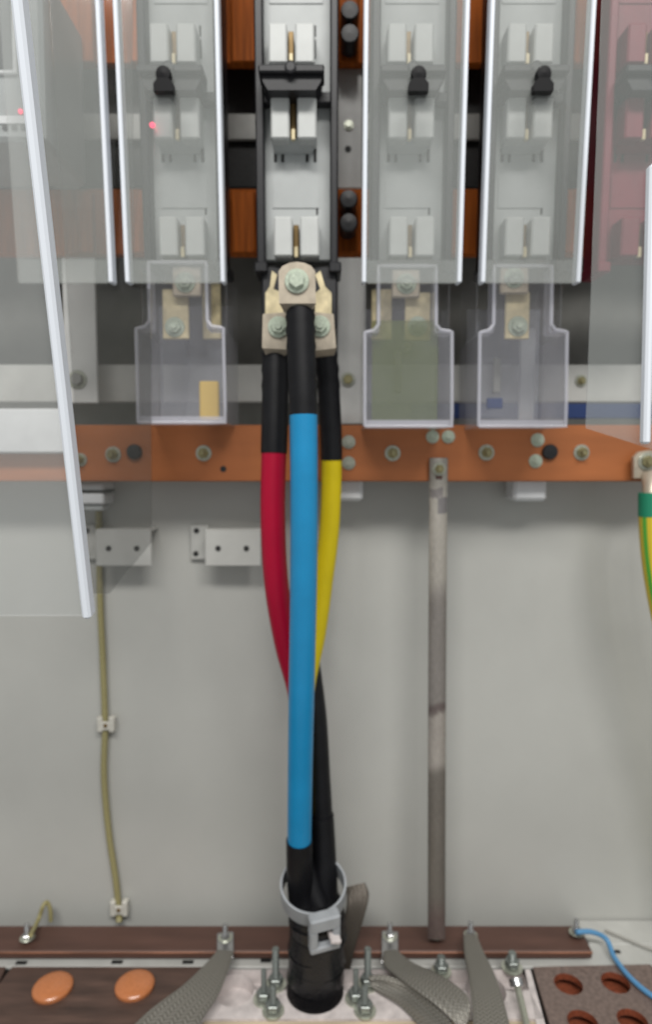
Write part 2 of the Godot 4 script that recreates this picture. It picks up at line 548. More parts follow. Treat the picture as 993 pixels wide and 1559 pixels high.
# ------------------------------------------------------------------ fuse switches
func fuse_switch(body: Material, clips: Material, rail: Material, label: String) -> Node3D:
	var where := at(450, 400, 0.75)
	where.x = at(447, 200, 0.72).x
	var t := thing("fuse_switch", label, "fuse switch", where, "vertical fuse switches in a row")
	var B := 0.75
	var pan := bx(t, "body", 398, -190, 505, 398, B, 0.02, body, 0.002)
	for x in [[389, 402], [503, 515]]:
		bx(t, "side_rail", x[0], -190, x[1], 404, B - 0.018, 0.045, rail, 0.0015)
		bx(t, "side_rail_foot", x[0] - 2, 396, x[1] + 5, 412, B - 0.024, 0.05, rail, 0.0015)
	for y in [[-150, -90], [43, 102], [143, 213], [328, 388]]:
		var sh := 0 if y[0] < 100 else (3 if y[0] < 200 else 7)
		for x in [[410, 438], [450, 479]]:
			bx(t, "fuse_clip", x[0] + sh, y[0], x[1] + sh, y[1], 0.722, 0.0275, clips, 0.0018)
		bx(t, "contact_blade", 440 + sh, y[0] + 14, 448 + sh, y[1] - 2, 0.735, 0.0145, M.gold_slot, 0.0006)
		bx(t, "contact_jaw", 441 + sh, y[1] - 14, 447 + sh, y[1] + 2, 0.729, 0.005, M.brass, 0.0006)
	# moulded step under the middle clips with four small openings
	add(t, "moulded_step", prism([at(413, 214, 0.7315), at(482, 214, 0.7315), at(476, 238, 0.7485), at(419, 238, 0.7485)], Vector3(0, 0, -0.004)), body)
	for x in [420, 431, 468, 480]:
		bx(t, "opening", x - 2.2, 226 + (6 if x in [431, 468] else 0), x + 2.2, 250, 0.7493, 0.002, M.dark_board, 0.0003)
	for p in [[480, 50, 66], [483, 312, 328], [480, 70, 98]]:
		bx(t, "opening", p[0] - 1.5, p[1], p[0] + 1.5, p[2], 0.7493, 0.002, M.dark_board, 0.0003)
	# raised moulded fields on the body
	for f in [[[412, 18], [492, 18], [498, -40], [405, -40]], [[416, 318], [486, 318], [486, 272], [472, 262], [430, 262], [416, 272]]]:
		add(t, "moulded_field", prism(px_poly(f, 0.749), Vector3(0, 0, -0.004)), body)
	# black carrier hanging between the upper and middle clips
	bx(t, "carrier_bar", 394, 101, 494, 113, 0.70, 0.03, M.black_plastic, 0.0015)
	add(t, "carrier_skirt", prism(px_poly([[399, 112], [491, 112], [489, 127], [481, 140], [409, 140], [401, 127]], 0.706), Vector3(0, 0, -0.035)), M.black_plastic)
	add(t, "carrier_boss", lathe([[0.006, -0.01], [0.006, 0.001], [0.004, 0.002], [0.0, 0.002]], 20), M.black_plastic, face_z(at(443, 106, 0.70)))
	for x in [[400, 412], [482, 504]]:
		bx(t, "hinge_tab", x[0], 145, x[1], 161, 0.735, 0.014, M.black_plastic, 0.001)
	return t

func terminal(t: Node3D, x0, y0, x1, y1, d, bx_, by, round_top := false) -> void:
	var o: MeshInstance3D
	if round_top:
		o = bx(t, "terminal_plate", x0, y0, x1, y1, d, 0.005, M.lug_metal, 0.0015)
	else:
		o = bx(t, "terminal_plate", x0, y0, x1, y1, d, 0.004, M.brass, 0.001)
	if bx_ > 0: bolt(o, "bolt", at(bx_, by, d), 0.0078, M.zinc_green, 0.002)

func switches() -> void:
	var base := fuse_switch(M.plastic, M.clip_plastic, M.black_plastic, "uncovered grey fuse switch with black side rails, cable lugs bolted below")
	var home := base.position
	var xs := [-0.1575, 0.0895, 0.2138]
	var labels := ["grey fuse switch behind the clear cover beside the big tilted cover", "grey fuse switch behind the clear cover next to the yellow core", "grey fuse switch behind the clear cover next to the red fuse switch"]
	var made := []
	for i in 3: made.append(copy(base, Vector3(xs[i], home.y, home.z), labels[i]))
	# red one at the edge
	var red := copy(base, Vector3(0.338, home.y, home.z), "red fuse switch behind the clear panel at the edge of the row")
	for c in red.get_children():
		var n := String(c.name)
		if n.begins_with("body") or n.begins_with("side_rail") or n.begins_with("moulded") or n.begins_with("fuse_clip"): c.material_override = M.red_plastic
	var tilt := deg_to_rad(3.0)
	for s in made + [base, red]: s.rotation.x = tilt
	# terminals under each switch
	terminal(made[0], 262, 405, 306, 451, 0.735, 282, 430, true)
	terminal(made[0], 247, 440, 287, 516, 0.745, 266, 498)
	terminal(made[0], 308, 430, 336, 516, 0.775, 0, 0)
	terminal(made[1], 597, 410, 640, 453, 0.735, 619, 432, true)
	terminal(made[1], 617, 445, 656, 518, 0.745, 636, 497)
	terminal(made[1], 566, 440, 597, 517, 0.76, 0, 0)
	terminal(made[2], 762, 405, 806, 447, 0.735, 783, 423, true)
	terminal(made[2], 770, 444, 807, 516, 0.745, 789, 497)
	# the bare switch: black insulating back, angled brackets
	bx(base, "terminal_insulator", 398, 405, 514, 500, 0.735, 0.05, M.black_plastic, 0.002)
	for s in [[[414, 412], [422, 418], [416, 440], [432, 446], [432, 480], [404, 480], [404, 446], [411, 436]], [[488, 412], [480, 418], [488, 440], [480, 446], [480, 480], [505, 480], [505, 446], [495, 436]]]:
		add(base, "terminal_plate", prism(px_poly(s, 0.715), Vector3(0, 0, -0.004)), M.brass)
	bolt(base, "bolt", at(452, 428, 0.650), 0.0083, M.zinc_green, 0.0)
	bolt(base, "bolt", at(424, 498, 0.693), 0.0078, M.zinc_green, 0.002)
	bolt(base, "bolt", at(487, 497, 0.693), 0.0078, M.zinc_green, 0.002)

# ------------------------------------------------------------------ covers and shrouds
func cover_proto() -> Node3D:
	var t := thing("fuse_cover", "", "cover", Vector3.ZERO, "clear fuse covers with white edges")
	var w := 0.104; var h := 0.36
	add(t, "front_panel", rbox(w - 0.010, h, 0.003, 0.0006), M.cover_clear, Transform3D(Basis(), Vector3(0, h / 2, 0)))
	for s in [-1, 1]:
		add(t, "edge_strip", rbox(0.0045, h, 0.016, 0.0015), M.lit_edge, Transform3D(Basis(), Vector3(s * (w / 2 - 0.00225), h / 2, -0.006)))
	add(t, "bottom_lip", rbox(w - 0.0105, 0.024, 0.002, 0.0006), M.cover_lip, Transform3D(Basis(), Vector3(0, 0.012, -0.0045)))
	return t

func knob(t: Node3D, u: float, v: float) -> void:
	var g := t.global_transform
	var st := begin()
	var w := [[-0.0098, 0.0], [-0.0098, 0.007], [-0.0055, 0.012], [0.0055, 0.012], [0.0098, 0.007], [0.0098, 0.0]]
	var pts := []
	for p in w: pts.append(Vector3(p[0], p[1], 0.0))
	st.append_from(prism(pts, Vector3(0, 0, 0.009)), 0, Transform3D())
	var k := add(t, "knob", st.commit(), M.knob_black, g * Transform3D(Basis(), Vector3(u, v, 0.0018)))
	add(k, "knob_head", lathe([[0.0074, 0.0], [0.0078, 0.006], [0.0068, 0.0085], [0.0, 0.0092]], 24), M.knob_black, g * Transform3D(Basis(), Vector3(u, v + 0.0165, 0.002)))

func covers() -> void:
	var dz := 0.022
	var base := at(496, 431, 0.70)
	var top := at(496, 0, 0.678)
	var tilt := atan2(dz, top.y - base.y)
	var proto := cover_proto()
	proto.rotation.x = tilt
	proto.position = Vector3(-0.1575, base.y, base.z)
	proto.set_meta("label", "clear cover with white edges, black knob and a red dot, beside the big tilted cover")
	var b := copy(proto, Vector3(0.0895, base.y, base.z), "clear cover with white edges and black knob, above the green tinted shroud")
	var c := copy(proto, Vector3(0.2138, base.y, base.z), "clear cover with white edges and black knob, next to the red fuse switch")
	var d := copy(proto, Vector3(-0.2745, base.y, base.z), "clear cover without knob, partly behind the big tilted cover")
	d.remove_child(d.get_child(1))
	var v: float = (at(496, 147, 0.686).y - base.y) / cos(tilt)
	knob(proto, -0.003, v); knob(b, 0.002, v); knob(c, 0.001, v)
	# glowing dot added for a red lamp mirrored in the cover
	var reflected_led := add(self, "lamp_reflection", lathe([[0.0028, 0.0], [0.0026, 0.002], [0.0, 0.003]], 16), M.reflected_led, face_z(at(232, 191, 0.71)))
	tag(reflected_led, "tiny glowing red dot standing in for a lamp mirrored in the clear cover, near the black knob", "lamp")

func shroud_proto() -> Node3D:
	var t := thing("terminal_shroud", "", "shroud", Vector3.ZERO, "clear terminal shrouds below the covers")
	var D := 0.72
	var org := at(622, 649, D)
	var P = func(x, y, d = 0.72): return at(x, y, 0.72) - org - Vector3(0, 0, d - 0.72)
	var outline := [[556, 649], [556, 506], [570, 503], [577, 494], [577, 405], [665, 405], [665, 494], [671, 502], [689, 505], [689, 649]]
	var pts := []
	for p in outline: pts.append(P.call(p[0], p[1]))
	add(t, "front_panel", prism(pts, Vector3(0, 0, -0.002)), M.shroud_clear)
	var rim := pts.duplicate()
	rim.append(pts[0])
	var dense := []
	for i in rim.size() - 1:
		for k in 6: dense.append(rim[i].lerp(rim[i + 1], k / 6.0))
	dense.append(rim[-1])
	add(t, "rim", tube(dense, 0.0021, 8), M.shroud_rim)
	for s in [[556, 1], [689, -1]]:
		var a = P.call(s[0], 649); var b = P.call(s[0], 505)
		add(t, "side_wall", rbox(0.002, b.y - a.y, 0.105, 0.0005), M.shroud_wall, Transform3D(Basis(), Vector3(a.x + s[1] * 0.001, (a.y + b.y) / 2, -0.0545)))
		var c = P.call(s[0], 504); var e = P.call(s[0], 405)
		add(t, "upper_side_wall", rbox(0.002, e.y - c.y, 0.085, 0.0005), M.shroud_clear, Transform3D(Basis(), Vector3(a.x + s[1] * 0.001, (e.y + c.y) / 2, -0.0645)))
		var nx = P.call(577 if s[1] > 0 else 665, 450).x
		add(t, "shoulder", rbox(absf(nx - a.x), 0.002, 0.02, 0.0005), M.shroud_rim, Transform3D(Basis(), Vector3((nx + a.x) / 2, b.y, -0.0125)))
		add(t, "neck_wall", rbox(0.0025, e.y - c.y, 0.02, 0.0005), M.shroud_rim, Transform3D(Basis(), Vector3(nx, (e.y + c.y) / 2, -0.0125)))
	var l = P.call(556, 649); var r = P.call(689, 649)
	add(t, "bottom_wall", rbox(r.x - l.x, 0.002, 0.105, 0.0005), M.shroud_wall, Transform3D(Basis(), Vector3((l.x + r.x) / 2, l.y + 0.001, -0.0545)))
	var tp = P.call(622, 440)
	add(t, "brightening_wall", rbox(r.x - l.x - 0.006, tp.y - l.y - 0.003, 0.0015, 0.0004), M.shroud_back, Transform3D(Basis(), Vector3((l.x + r.x) / 2, (tp.y + l.y) / 2, -0.0865)))  # milky panel added to brighten the inside of the shroud
	add(t, "bottom_lip", rbox(r.x - l.x, 0.006, 0.003, 0.0008), M.shroud_rim, Transform3D(Basis(), Vector3((l.x + r.x) / 2, l.y + 0.004, -0.0035)))
	return t

func shrouds() -> void:
	var org := at(622, 649, 0.72)
	var a := shroud_proto()
	a.position = Vector3(0.0895, org.y, org.z)
	a.set_meta("label", "clear plastic terminal shroud with green tinted window")
	var b := copy(a, Vector3(-0.1575, org.y + 0.004, org.z), "clear plastic terminal shroud with an amber patch inside")
	var c := copy(a, Vector3(0.2138, org.y, org.z), "clear plastic terminal shroud with a white post behind it")
	var g := at(622, 600, 0.728)
	# green tinted film inside the front of the middle shroud
	var w0 := at(566, 640, 0.735); var w1 := at(668, 488, 0.735)
	add(a, "tinted_film", rbox(w1.x - w0.x, w1.y - w0.y, 0.001, 0.0002), M.green_film, Transform3D(Basis(), (w0 + w1) / 2))
	add(a, "screw", lathe([[0.005, -0.01], [0.005, 0.0], [0.0, 0.003]], 16), M.zinc, face_z(at(622, 526, 0.79)))
	bx(a, "rib", 602, 535, 611, 598, 0.79, 0.004, M.galvanised, 0.0008)
	# amber stub in the first
	bx(b, "amber_patch", 303, 580, 333, 640, 0.76, 0.006, M.amber, 0.002)
	# blue marker in the last
	bx(c, "blue_marker", 742, 606, 766, 622, 0.78, 0.004, M.navy, 0.0008)
	bx(c, "rib", 752, 545, 763, 598, 0.79, 0.004, M.galvanised, 0.0008)

func edge_sheet(called: String, label: String, corners: Array, edge: Array, mat: Material, thick: float) -> Node3D:
	var o: Vector3 = corners[0]
	var t := thing(called, label, "cover panel", o)
	var n: Vector3 = (corners[1] - corners[0]).cross(corners[2] - corners[0]).normalized()
	if n.z > 0: n = -n
	add(t, "sheet", prism(corners, n * thick), mat)
	return t

func big_covers() -> void:
	# tilted big cover, its bright edge leaning across the picture
	var tl := at(46, -30, 0.448); var br := at(131, 938, 0.546)
	tl.x = -0.2; br.x = -0.2
	var off := Vector3(-0.17, 0, 0)
	var t := edge_sheet("hinged_cover", "large tilted clear cover with a wide white edge, nearest to the camera", [br, tl, tl + off, br + off], [], M.door_clear, 0.003)
	var dir := (tl - br).normalized()
	var e := Transform3D(Basis(Vector3.RIGHT, dir, Vector3.RIGHT.cross(dir)), (tl + br) / 2)
	add(t, "edge_strip", rbox(0.0075, (tl - br).length(), 0.014, 0.002), M.lit_edge, e)
	# white bar seen through it
	var w := bx(self, "white_bar", -90, 622, 101, 690, 0.775, 0.0195, M.white_plastic, 0.002)
	tag(w, "plain white plastic bar behind the large tilted cover", "bar")
	# box added behind it in place of an instrument mirrored in the cover
	var g := thing("mirrored_meter", "added grey box with red lamp standing in for an instrument mirrored in the large tilted cover", "meter", at(0, 215, 0.70))
	bx(g, "case", -160, -60, 64, 214, 0.70, 0.117, M.grey_box, 0.004)
	bx(g, "display_frame", -120, -40, 22, 112, 0.696, 0.0038, M.white_plastic, 0.002)
	bx(g, "display", -116, -36, 16, 104, 0.6945, 0.001, M.screen, 0.0004)
	bx(g, "label_strip", -100, 176, 52, 188, 0.6985, 0.001, M.white_plastic, 0.0003)
	for k in 6: bx(g, "key", -40 + k * 14, 190, -31 + k * 14, 196, 0.6975, 0.002, M.dark_board, 0.0005)
	add(g, "lamp", lathe([[0.0024, 0.0], [0.0022, 0.0015], [0.0, 0.0022]], 16), M.reflected_led, face_z(at(31, 170, 0.6995)))
	# smoked sheet with a cut corner
	var pts := px_poly([[70, -60], [200, -60], [203, 436], [229, 440], [230, 826], [166, 904], [130, 904]], 0.715)
	var s := thing("smoked_panel", "tall smoked clear sheet with a cut lower corner overlapping the copper earth bar", "cover panel", pts[0])
	add(s, "sheet", prism(pts, Vector3(0, 0, -0.003)), M.smoked)
	# panel at the other edge
	var q := [at(893, 652, 0.60), at(919, -40, 0.575), at(1075, -40, 0.56), at(1060, 700, 0.585)]
	q[3] = q[0] + (q[2] - q[1]) + Vector3(0.0, -0.016, 0.0)
	var r := edge_sheet("hinged_cover", "clear panel with slanted bottom edge in front of the red fuse switch", q, [], M.side_clear, 0.003)
	var p0 := at(983, 676, 0.583); var p1 := at(993, 252, 0.575)
	var d2 := (p1 - p0).normalized()
	add(r, "edge_strip", rbox(0.0065, (p1 - p0).length(), 0.01, 0.002), M.lit_edge, Transform3D(Basis(d2.cross(Vector3.BACK).normalized(), d2, d2.cross(Vector3.BACK).normalized().cross(d2)), (p0 + p1) / 2))

# ------------------------------------------------------------------ earth bar, strap, brackets
func earth_bar() -> void:
	var d := 0.795
	var y_t = at(496, 647, d).y; var y_b = at(496, 733, d).y
	var t := thing("earth_bar", "long brown copper bar with bolts running across the whole cabinet", "busbar", Vector3(0, y_b, -d))
	add(t, "bar", rbox(1.5, y_t - y_b, 0.010, 0.0012), M.copper_bar, Transform3D(Basis(), Vector3(0, (y_t + y_b) / 2, -d - 0.005)))
	for b in [[310, 690, 0.0068, "zinc_yellow"], [598, 690, 0.0068, "zinc_yellow"], [741, 689, 0.0068, "zinc_yellow"], [886, 689, 0.0068, "zinc_yellow"], [531, 673, 0.0058, "zinc"], [531, 705, 0.0058, "zinc"],
			[659, 665, 0.0056, "zinc_green"], [683, 665, 0.0056, "zinc_green"], [819, 670, 0.0058, "zinc_green"], [816, 702, 0.0058, "zinc_green"], [172, 692, 0.0068, "zinc_yellow"], [122, 700, 0.0058, "zinc_yellow"]]:
		bolt(t, "bolt", at(b[0], b[1], d - 0.0002), b[2], M[b[3]], 0.006 if b[3] == "zinc_yellow" else 0.002)
	for p in [[837, 688, 0.0092], [205, 688, 0.0092]]:
		add(t, "plug", lathe([[p[2], 0.0], [p[2], 0.004], [p[2] * 0.9, 0.0055], [0.0, 0.006]], 28), M.black_plastic, face_z(at(p[0], p[1], d)))
	add(t, "hole", lathe([[0.0038, 0.0], [0.0038, 0.0006], [0.0, 0.0006]], 18), M.dark_board, face_z(at(340, 714, d)))
	# white stand-off blocks peeping out below
	var labels := ["white rounded standoff block under the earth bar, beside the yellow core", "white rounded standoff block under the earth bar, below the black plug"]
	var ps = [[508, 553], [783, 834]]
	for i in 2:
		var o := bx(self, "standoff_block", ps[i][0], 722, ps[i][1], 763, 0.812, 0.04, M.white_plastic, 0.004)
		tag(o, labels[i], "block", "white standoff blocks under the earth bar")
	var s := thing("standoff_block", "white block with a dark groove behind the smoked sheet", "block", at(140, 770, 0.81))
	bx(s, "upper_half", 112, 736, 157, 746, 0.81, 0.04, M.white_plastic, 0.002)
	bx(s, "groove", 114, 746, 160, 751, 0.813, 0.037, M.dark_board, 0.001)
	bx(s, "lower_half", 114, 751, 157, 768, 0.81, 0.04, M.white_plastic, 0.002)
	bx(s, "foot", 126, 768, 156, 778, 0.815, 0.03, M.plastic, 0.002)
	# earth strap
	var st := begin()
	var a := at(668.5, 697, 0.788); var b := on_floor(665.5, 1412, 0.026)
	b.z = a.z + 0.001
	b.x = at(665.5, 1400, 0.788).x
	var hw := 0.0108
	var n := 24
	var strap := thing("earth_strap", "flat tarnished metal strap hanging from the earth bar to the lower bar", "strap", b)
	var rows := []
	for i in n + 1:
		var f := float(i) / n
		var c := a.lerp(b, f)
		c.z += -0.004 * sin(f * PI)
		rows.append(c)
	for i in n:
		var p: Vector3 = rows[i]; var q: Vector3 = rows[i + 1]
		for sd in [[-hw, hw, 0.0], [hw, -hw, -0.003]]:
			var v = [[p + Vector3(sd[0], 0, sd[2]), 0.0, i], [p + Vector3(sd[1], 0, sd[2]), 1.0, i], [q + Vector3(sd[1], 0, sd[2]), 1.0, i + 1], [q + Vector3(sd[0], 0, sd[2]), 0.0, i + 1]]
			for j in [0, 1, 2, 0, 2, 3]:
				st.set_uv(Vector2(v[j][1], float(v[j][2]) / n))
				st.add_vertex(v[j][0])
		for sx in [-hw, hw]:
			var v2 = [p + Vector3(sx, 0, 0), p + Vector3(sx, 0, -0.003), q + Vector3(sx, 0, -0.003), q + Vector3(sx, 0, 0)]
			for j in ([0, 1, 2, 0, 2, 3] if sx > 0 else [0, 2, 1, 0, 3, 2]):
				st.set_uv(Vector2(0.5, float(i) / n))
				st.add_vertex(v2[j])
	st.generate_normals()
	add(strap, "band", st.commit(), M.strap)
	bolt(strap, "bolt", at(669, 714, 0.7875), 0.0058, M.zinc_yellow, 0.004)
	add(strap, "slot", rbox(0.008, 0.012, 0.0008, 0.0003), M.copper_dull, Transform3D(Basis(), at(669, 722, 0.7878)))
	# white folded bracket on the back wall, and its faint twin
	for k in 2:
		var dx = [0, -167][k]
		var g := thing("folded_bracket", ["white folded metal bracket with two holes on the back wall, beside the red core", "white folded metal bracket with two holes behind the smoked sheet"][k], "bracket", at(350 + dx, 862, 0.85), "white folded brackets on the back wall")
		bx(g, "flange", 312 + dx, 808, 397 + dx, 862, 0.826, 0.004, M.paint_plate, 0.001)
		bx(g, "top_web", 312 + dx, 806, 397 + dx, 809, 0.826, 0.033, M.paint_plate, 0.0008)
		bx(g, "foot_plate", 290 + dx, 800, 318 + dx, 852, 0.853, 0.005, M.paint_plate, 0.001)
		for h in [[332, 835, 0.826], [375, 835, 0.826], [299, 808, 0.853], [298, 843, 0.853]]:
			add(g, "hole", lathe([[0.0036, 0.0], [0.0036, 0.0006], [0.0, 0.0006]], 16), M.dark_board, face_z(at(h[0] + dx, h[1], h[2])))

# ------------------------------------------------------------------ the cable
func sleeve_mesh(pts: Array, r0: float, lumps: Array) -> Mesh:
	var rad := []
	for i in pts.size():
		var f := float(i) / (pts.size() - 1)
		var r := r0
		for l in lumps: r += l[1] * exp(-pow((f - l[0]) / 0.035, 2))
		rad.append(r)
	return tube(pts, rad, 24)

func power_cable() -> void:
	var foot := on_floor(480, 1506, 0.0)
	var t := thing("power_cable", "thick black cable splitting into red, blue and yellow cores, bolted to the bare fuse switch", "cable", foot)
	var cx := foot.x; var cz := foot.z
	# taped sheath
	var prof := []
	var pts := []
	for k in 29:
		var y := -0.06 + 0.172 * k / 28.0
		pts.append(Vector3(cx + 0.003 * sin(y * 14), y, cz))
		var r := 0.0328
		if y < 0.02: r = 0.0322
		if y > 0.072: r = 0.0318
		if y > 0.095: r = 0.0318 - 0.25 * (y - 0.095)
		prof.append(r + 0.0006 * sin(y * 170.0) + 0.0004 * sin(y * 423.0))
	# wraps: small steps
	var sheath := add(t, "sheath", tube(pts, prof, 40), M.tape)
	for k in 5:
		var wy: float = [0.004, 0.024, 0.045, 0.062, 0.082][k]
		var wp := []
		var wr := []
		var lean := Basis(Vector3(0.3, 0, 1).normalized(), [0.05, -0.09, 0.12, -0.14, 0.10][k])
		for j in 9:
			var f := j / 8.0
			wp.append(Vector3(cx + 0.003 * sin(wy * 14), wy, cz) + lean * Vector3(0, (f - 0.5) * 0.02, 0))
			wr.append(0.0331 + 0.0006 * (k % 2) + 0.0005 * sin(f * 5.0 + k))
		add(sheath, "tape_wrap", tube(wp, wr, 36), M.tape)
	# cores
	var blue := [at(457, 472, 0.667), at(459, 540, 0.664), at(462, 632, 0.66), at(463, 760, 0.66), at(462, 900, 0.67), at(459, 1060, 0.69), at(457, 1180, 0.71), at(456, 1300, 0.728), at(458, 1360, 0.738), Vector3(cx - 0.012, 0.09, cz + 0.011)]
	var red := [at(420, 530, 0.715), at(419, 600, 0.71), at(417, 690, 0.705), at(415.5, 790, 0.705), at(421, 890, 0.712), at(436, 980, 0.728), at(456, 1060, 0.742), at(460, 1150, 0.772), at(456, 1290, 0.772), Vector3(cx - 0.014, 0.09, cz - 0.010)]
	var yel := [at(495, 530, 0.735), at(501, 600, 0.745), at(505, 700, 0.752), at(502, 800, 0.752), at(492, 885, 0.752), at(481, 965, 0.75), at(464, 1050, 0.742), at(456, 1150, 0.748), at(458, 1295, 0.752), Vector3(cx + 0.013, 0.09, cz + 0.010)]
	var blk := [at(462, 740, 0.782), at(462, 860, 0.782), at(468, 980, 0.778), at(481, 1090, 0.766), at(487, 1190, 0.762), at(493, 1290, 0.758), Vector3(cx + 0.014, 0.09, cz - 0.006)]
	var defs = [["blue_core", blue, 0.0139, "blue", 2, 1300], ["red_core", red, 0.0134, "red", 2, 0], ["yellow_core", yel, 0.0116, "yellow", 2, 0], ["black_core", blk, 0.0130, "rubber", 0, 0]]
	for d in defs:
		var path := spline(d[1], 14)
		var core := add(t, d[0], tube(path, d[2], 24), M[d[3]])
		if d[4]:
			var n: int = 14 * d[4] + 1
			var first := path.slice(0, n)
			add(core, "heat_shrink_sleeve", sleeve_mesh(first, d[2] + (0.0002 if d[0] == "blue_core" else 0.0008), [[0.12, 0.0012], [0.27, 0.0014], [0.42, 0.001]]), M.rubber)
		# breakout glove finger at the lower end
		var last := []
		for p in path:
			if p.y < (0.195 if d[0] == "blue_core" else 0.208): last.append(p)
		add(core, "glove_finger", tube(last, d[2] + 0.0014, 24), M.rubber)
	# lugs
	var kids := t.get_children()
	var bl: Node = t.get_node("blue_core"); var rd: Node = t.get_node("red_core"); var yl: Node = t.get_node("yellow_core")
	add(bl, "cable_lug", prism(px_poly([[425, 462], [424, 413], [430, 405], [441, 400], [452, 398.5], [463, 400], [474, 405], [480, 413], [481, 462]], 0.651), Vector3(0, 0, -0.006)), M.lug_metal)
	add(bl, "lug_barrel", prism([at(426, 461.8, 0.652), at(480, 461.8, 0.652), at(474, 474, 0.662), at(432, 474, 0.662)], Vector3(0, 0, -0.006)), M.lug_metal)
	add(rd, "cable_lug", prism(px_poly([[399, 530], [400, 478], [437, 475], [437, 532]], 0.694), Vector3(0, 0, -0.006)), M.lug_metal)
	add(rd, "lug_barrel", prism([at(400, 530, 0.695), at(437, 532, 0.695), at(435, 541, 0.702), at(404, 540, 0.702)], Vector3(0, 0, -0.006)), M.lug_metal)
	add(yl, "cable_lug", prism(px_poly([[478, 475], [508, 478], [512, 530], [478, 534]], 0.694), Vector3(0, 0, -0.006)), M.lug_metal)
	add(yl, "lug_barrel", prism([at(478, 534, 0.695), at(512, 530, 0.695), at(509, 540, 0.705), at(480, 543, 0.705)], Vector3(0, 0, -0.006)), M.lug_metal)
	# cable tie
	var tie := thing("cable_tie", "grey plastic cable tie with square buckle round the black cable", "cable tie", Vector3(cx, 0.15, cz))
	var rc := Vector3(cx - 0.002, 0.126, cz + 0.002)
	var ta := deg_to_rad(27.0)
	var band := begin()
	var steps := 64
	var rr := 0.0375
	var ring := []
	for k in steps + 1:
		var a := TAU * k / steps
		var loc := Vector3(cos(a) * rr, 0, sin(a) * rr * 0.92)
		loc = Basis(Vector3.RIGHT, ta) * loc
		var nor := Basis(Vector3.RIGHT, ta) * Vector3(cos(a), 0, sin(a))
		var up := Basis(Vector3.RIGHT, ta) * Vector3.UP
		ring.append([rc + loc, nor, up])
	for k in steps:
		var p = ring[k]; var q = ring[k + 1]
		var hh := 0.0125; var th := 0.0012
		quad(band, p[0] + p[2] * hh + p[1] * th, q[0] + q[2] * hh + q[1] * th, q[0] - q[2] * hh + q[1] * th, p[0] - p[2] * hh + p[1] * th, p[1])
		quad(band, p[0] + p[2] * hh - p[1] * th, q[0] + q[2] * hh - q[1] * th, q[0] - q[2] * hh - q[1] * th, p[0] - p[2] * hh - p[1] * th, -p[1])
		quad(band, p[0] + p[2] * hh + p[1] * th, q[0] + q[2] * hh + q[1] * th, q[0] + q[2] * hh - q[1] * th, p[0] + p[2] * hh - p[1] * th, p[2])
		quad(band, p[0] - p[2] * hh + p[1] * th, q[0] - q[2] * hh + q[1] * th, q[0] - q[2] * hh - q[1] * th, p[0] - p[2] * hh - p[1] * th, -p[2])
	add(tie, "band", band.commit(), M.tie)
	# buckle: a small open frame at the front
	var bp := rc + Basis(Vector3.RIGHT, ta) * Vector3(0.013, 0, rr + 0.004)
	var bb := Basis(Vector3.RIGHT, ta - 0.25) * Basis(Vector3.UP, 0.28)
	var buckle := add(tie, "buckle", rbox(0.035, 0.018, 0.014, 0.002), M.tie, Transform3D(bb, bp + bb * Vector3(0.0, 0.008, 0)))
	for s in [-1, 1]: add(buckle, "frame_side", rbox(0.009, 0.024, 0.012, 0.0015), M.tie, Transform3D(bb, bp + bb * Vector3(s * 0.013, -0.0125, 0)))
	add(buckle, "frame_foot", rbox(0.035, 0.008, 0.012, 0.0015), M.tie, Transform3D(bb, bp + bb * Vector3(0, -0.0275, 0)))
	add(buckle, "tail", rbox(0.012, 0.005, 0.016, 0.001), M.clamp_pink, Transform3D(bb * Basis(Vector3.BACK, -0.3), bp + bb * Vector3(0.010, -0.012, 0.006)))

func green_cable() -> void:
	var t := thing("earth_cable", "green and yellow striped earth cable hanging from a lug on the earth bar", "cable", at(995, 760, 0.77))
	var p := spline([at(992, 752, 0.765), at(992, 800, 0.765), at(997, 860, 0.765), at(1008, 925, 0.765), at(1024, 990, 0.765), at(1046, 1060, 0.765), at(1068, 1140, 0.768), at(1080, 1250, 0.775), at(1085, 1420, 0.78)], 10)
	var y := Color(0.66, 0.50, 0.03); var g := Color(0.10, 0.42, 0.05)
	add(t, "insulation", tube(p, 0.0132, 32, [[0.0, 1.0, y], [0.10, 0.24, y], [0.36, 0.43, g], [0.57, 0.64, g], [0.80, 0.92, g]]), M.striped)
	add(t, "sleeve", tube([at(992, 750, 0.765), at(992, 768, 0.765), at(992, 786, 0.765)], 0.0138, 28), M.green_sleeve)
	add(t, "cable_lug", prism(px_poly([[966, 728], [966, 696], [974, 688], [990, 685], [1006, 688], [1014, 696], [1014, 728]], 0.780), Vector3(0, 0, -0.006)), M.lug_metal)
	add(t, "lug_barrel", tube([at(992, 726, 0.777), at(992, 740, 0.768), at(992, 754, 0.765)], [0.011, 0.0095, 0.0095], 20), M.lug_metal)
	bolt(t, "bolt", at(986, 703, 0.7798), 0.0075, M.zinc_yellow, 0.003)

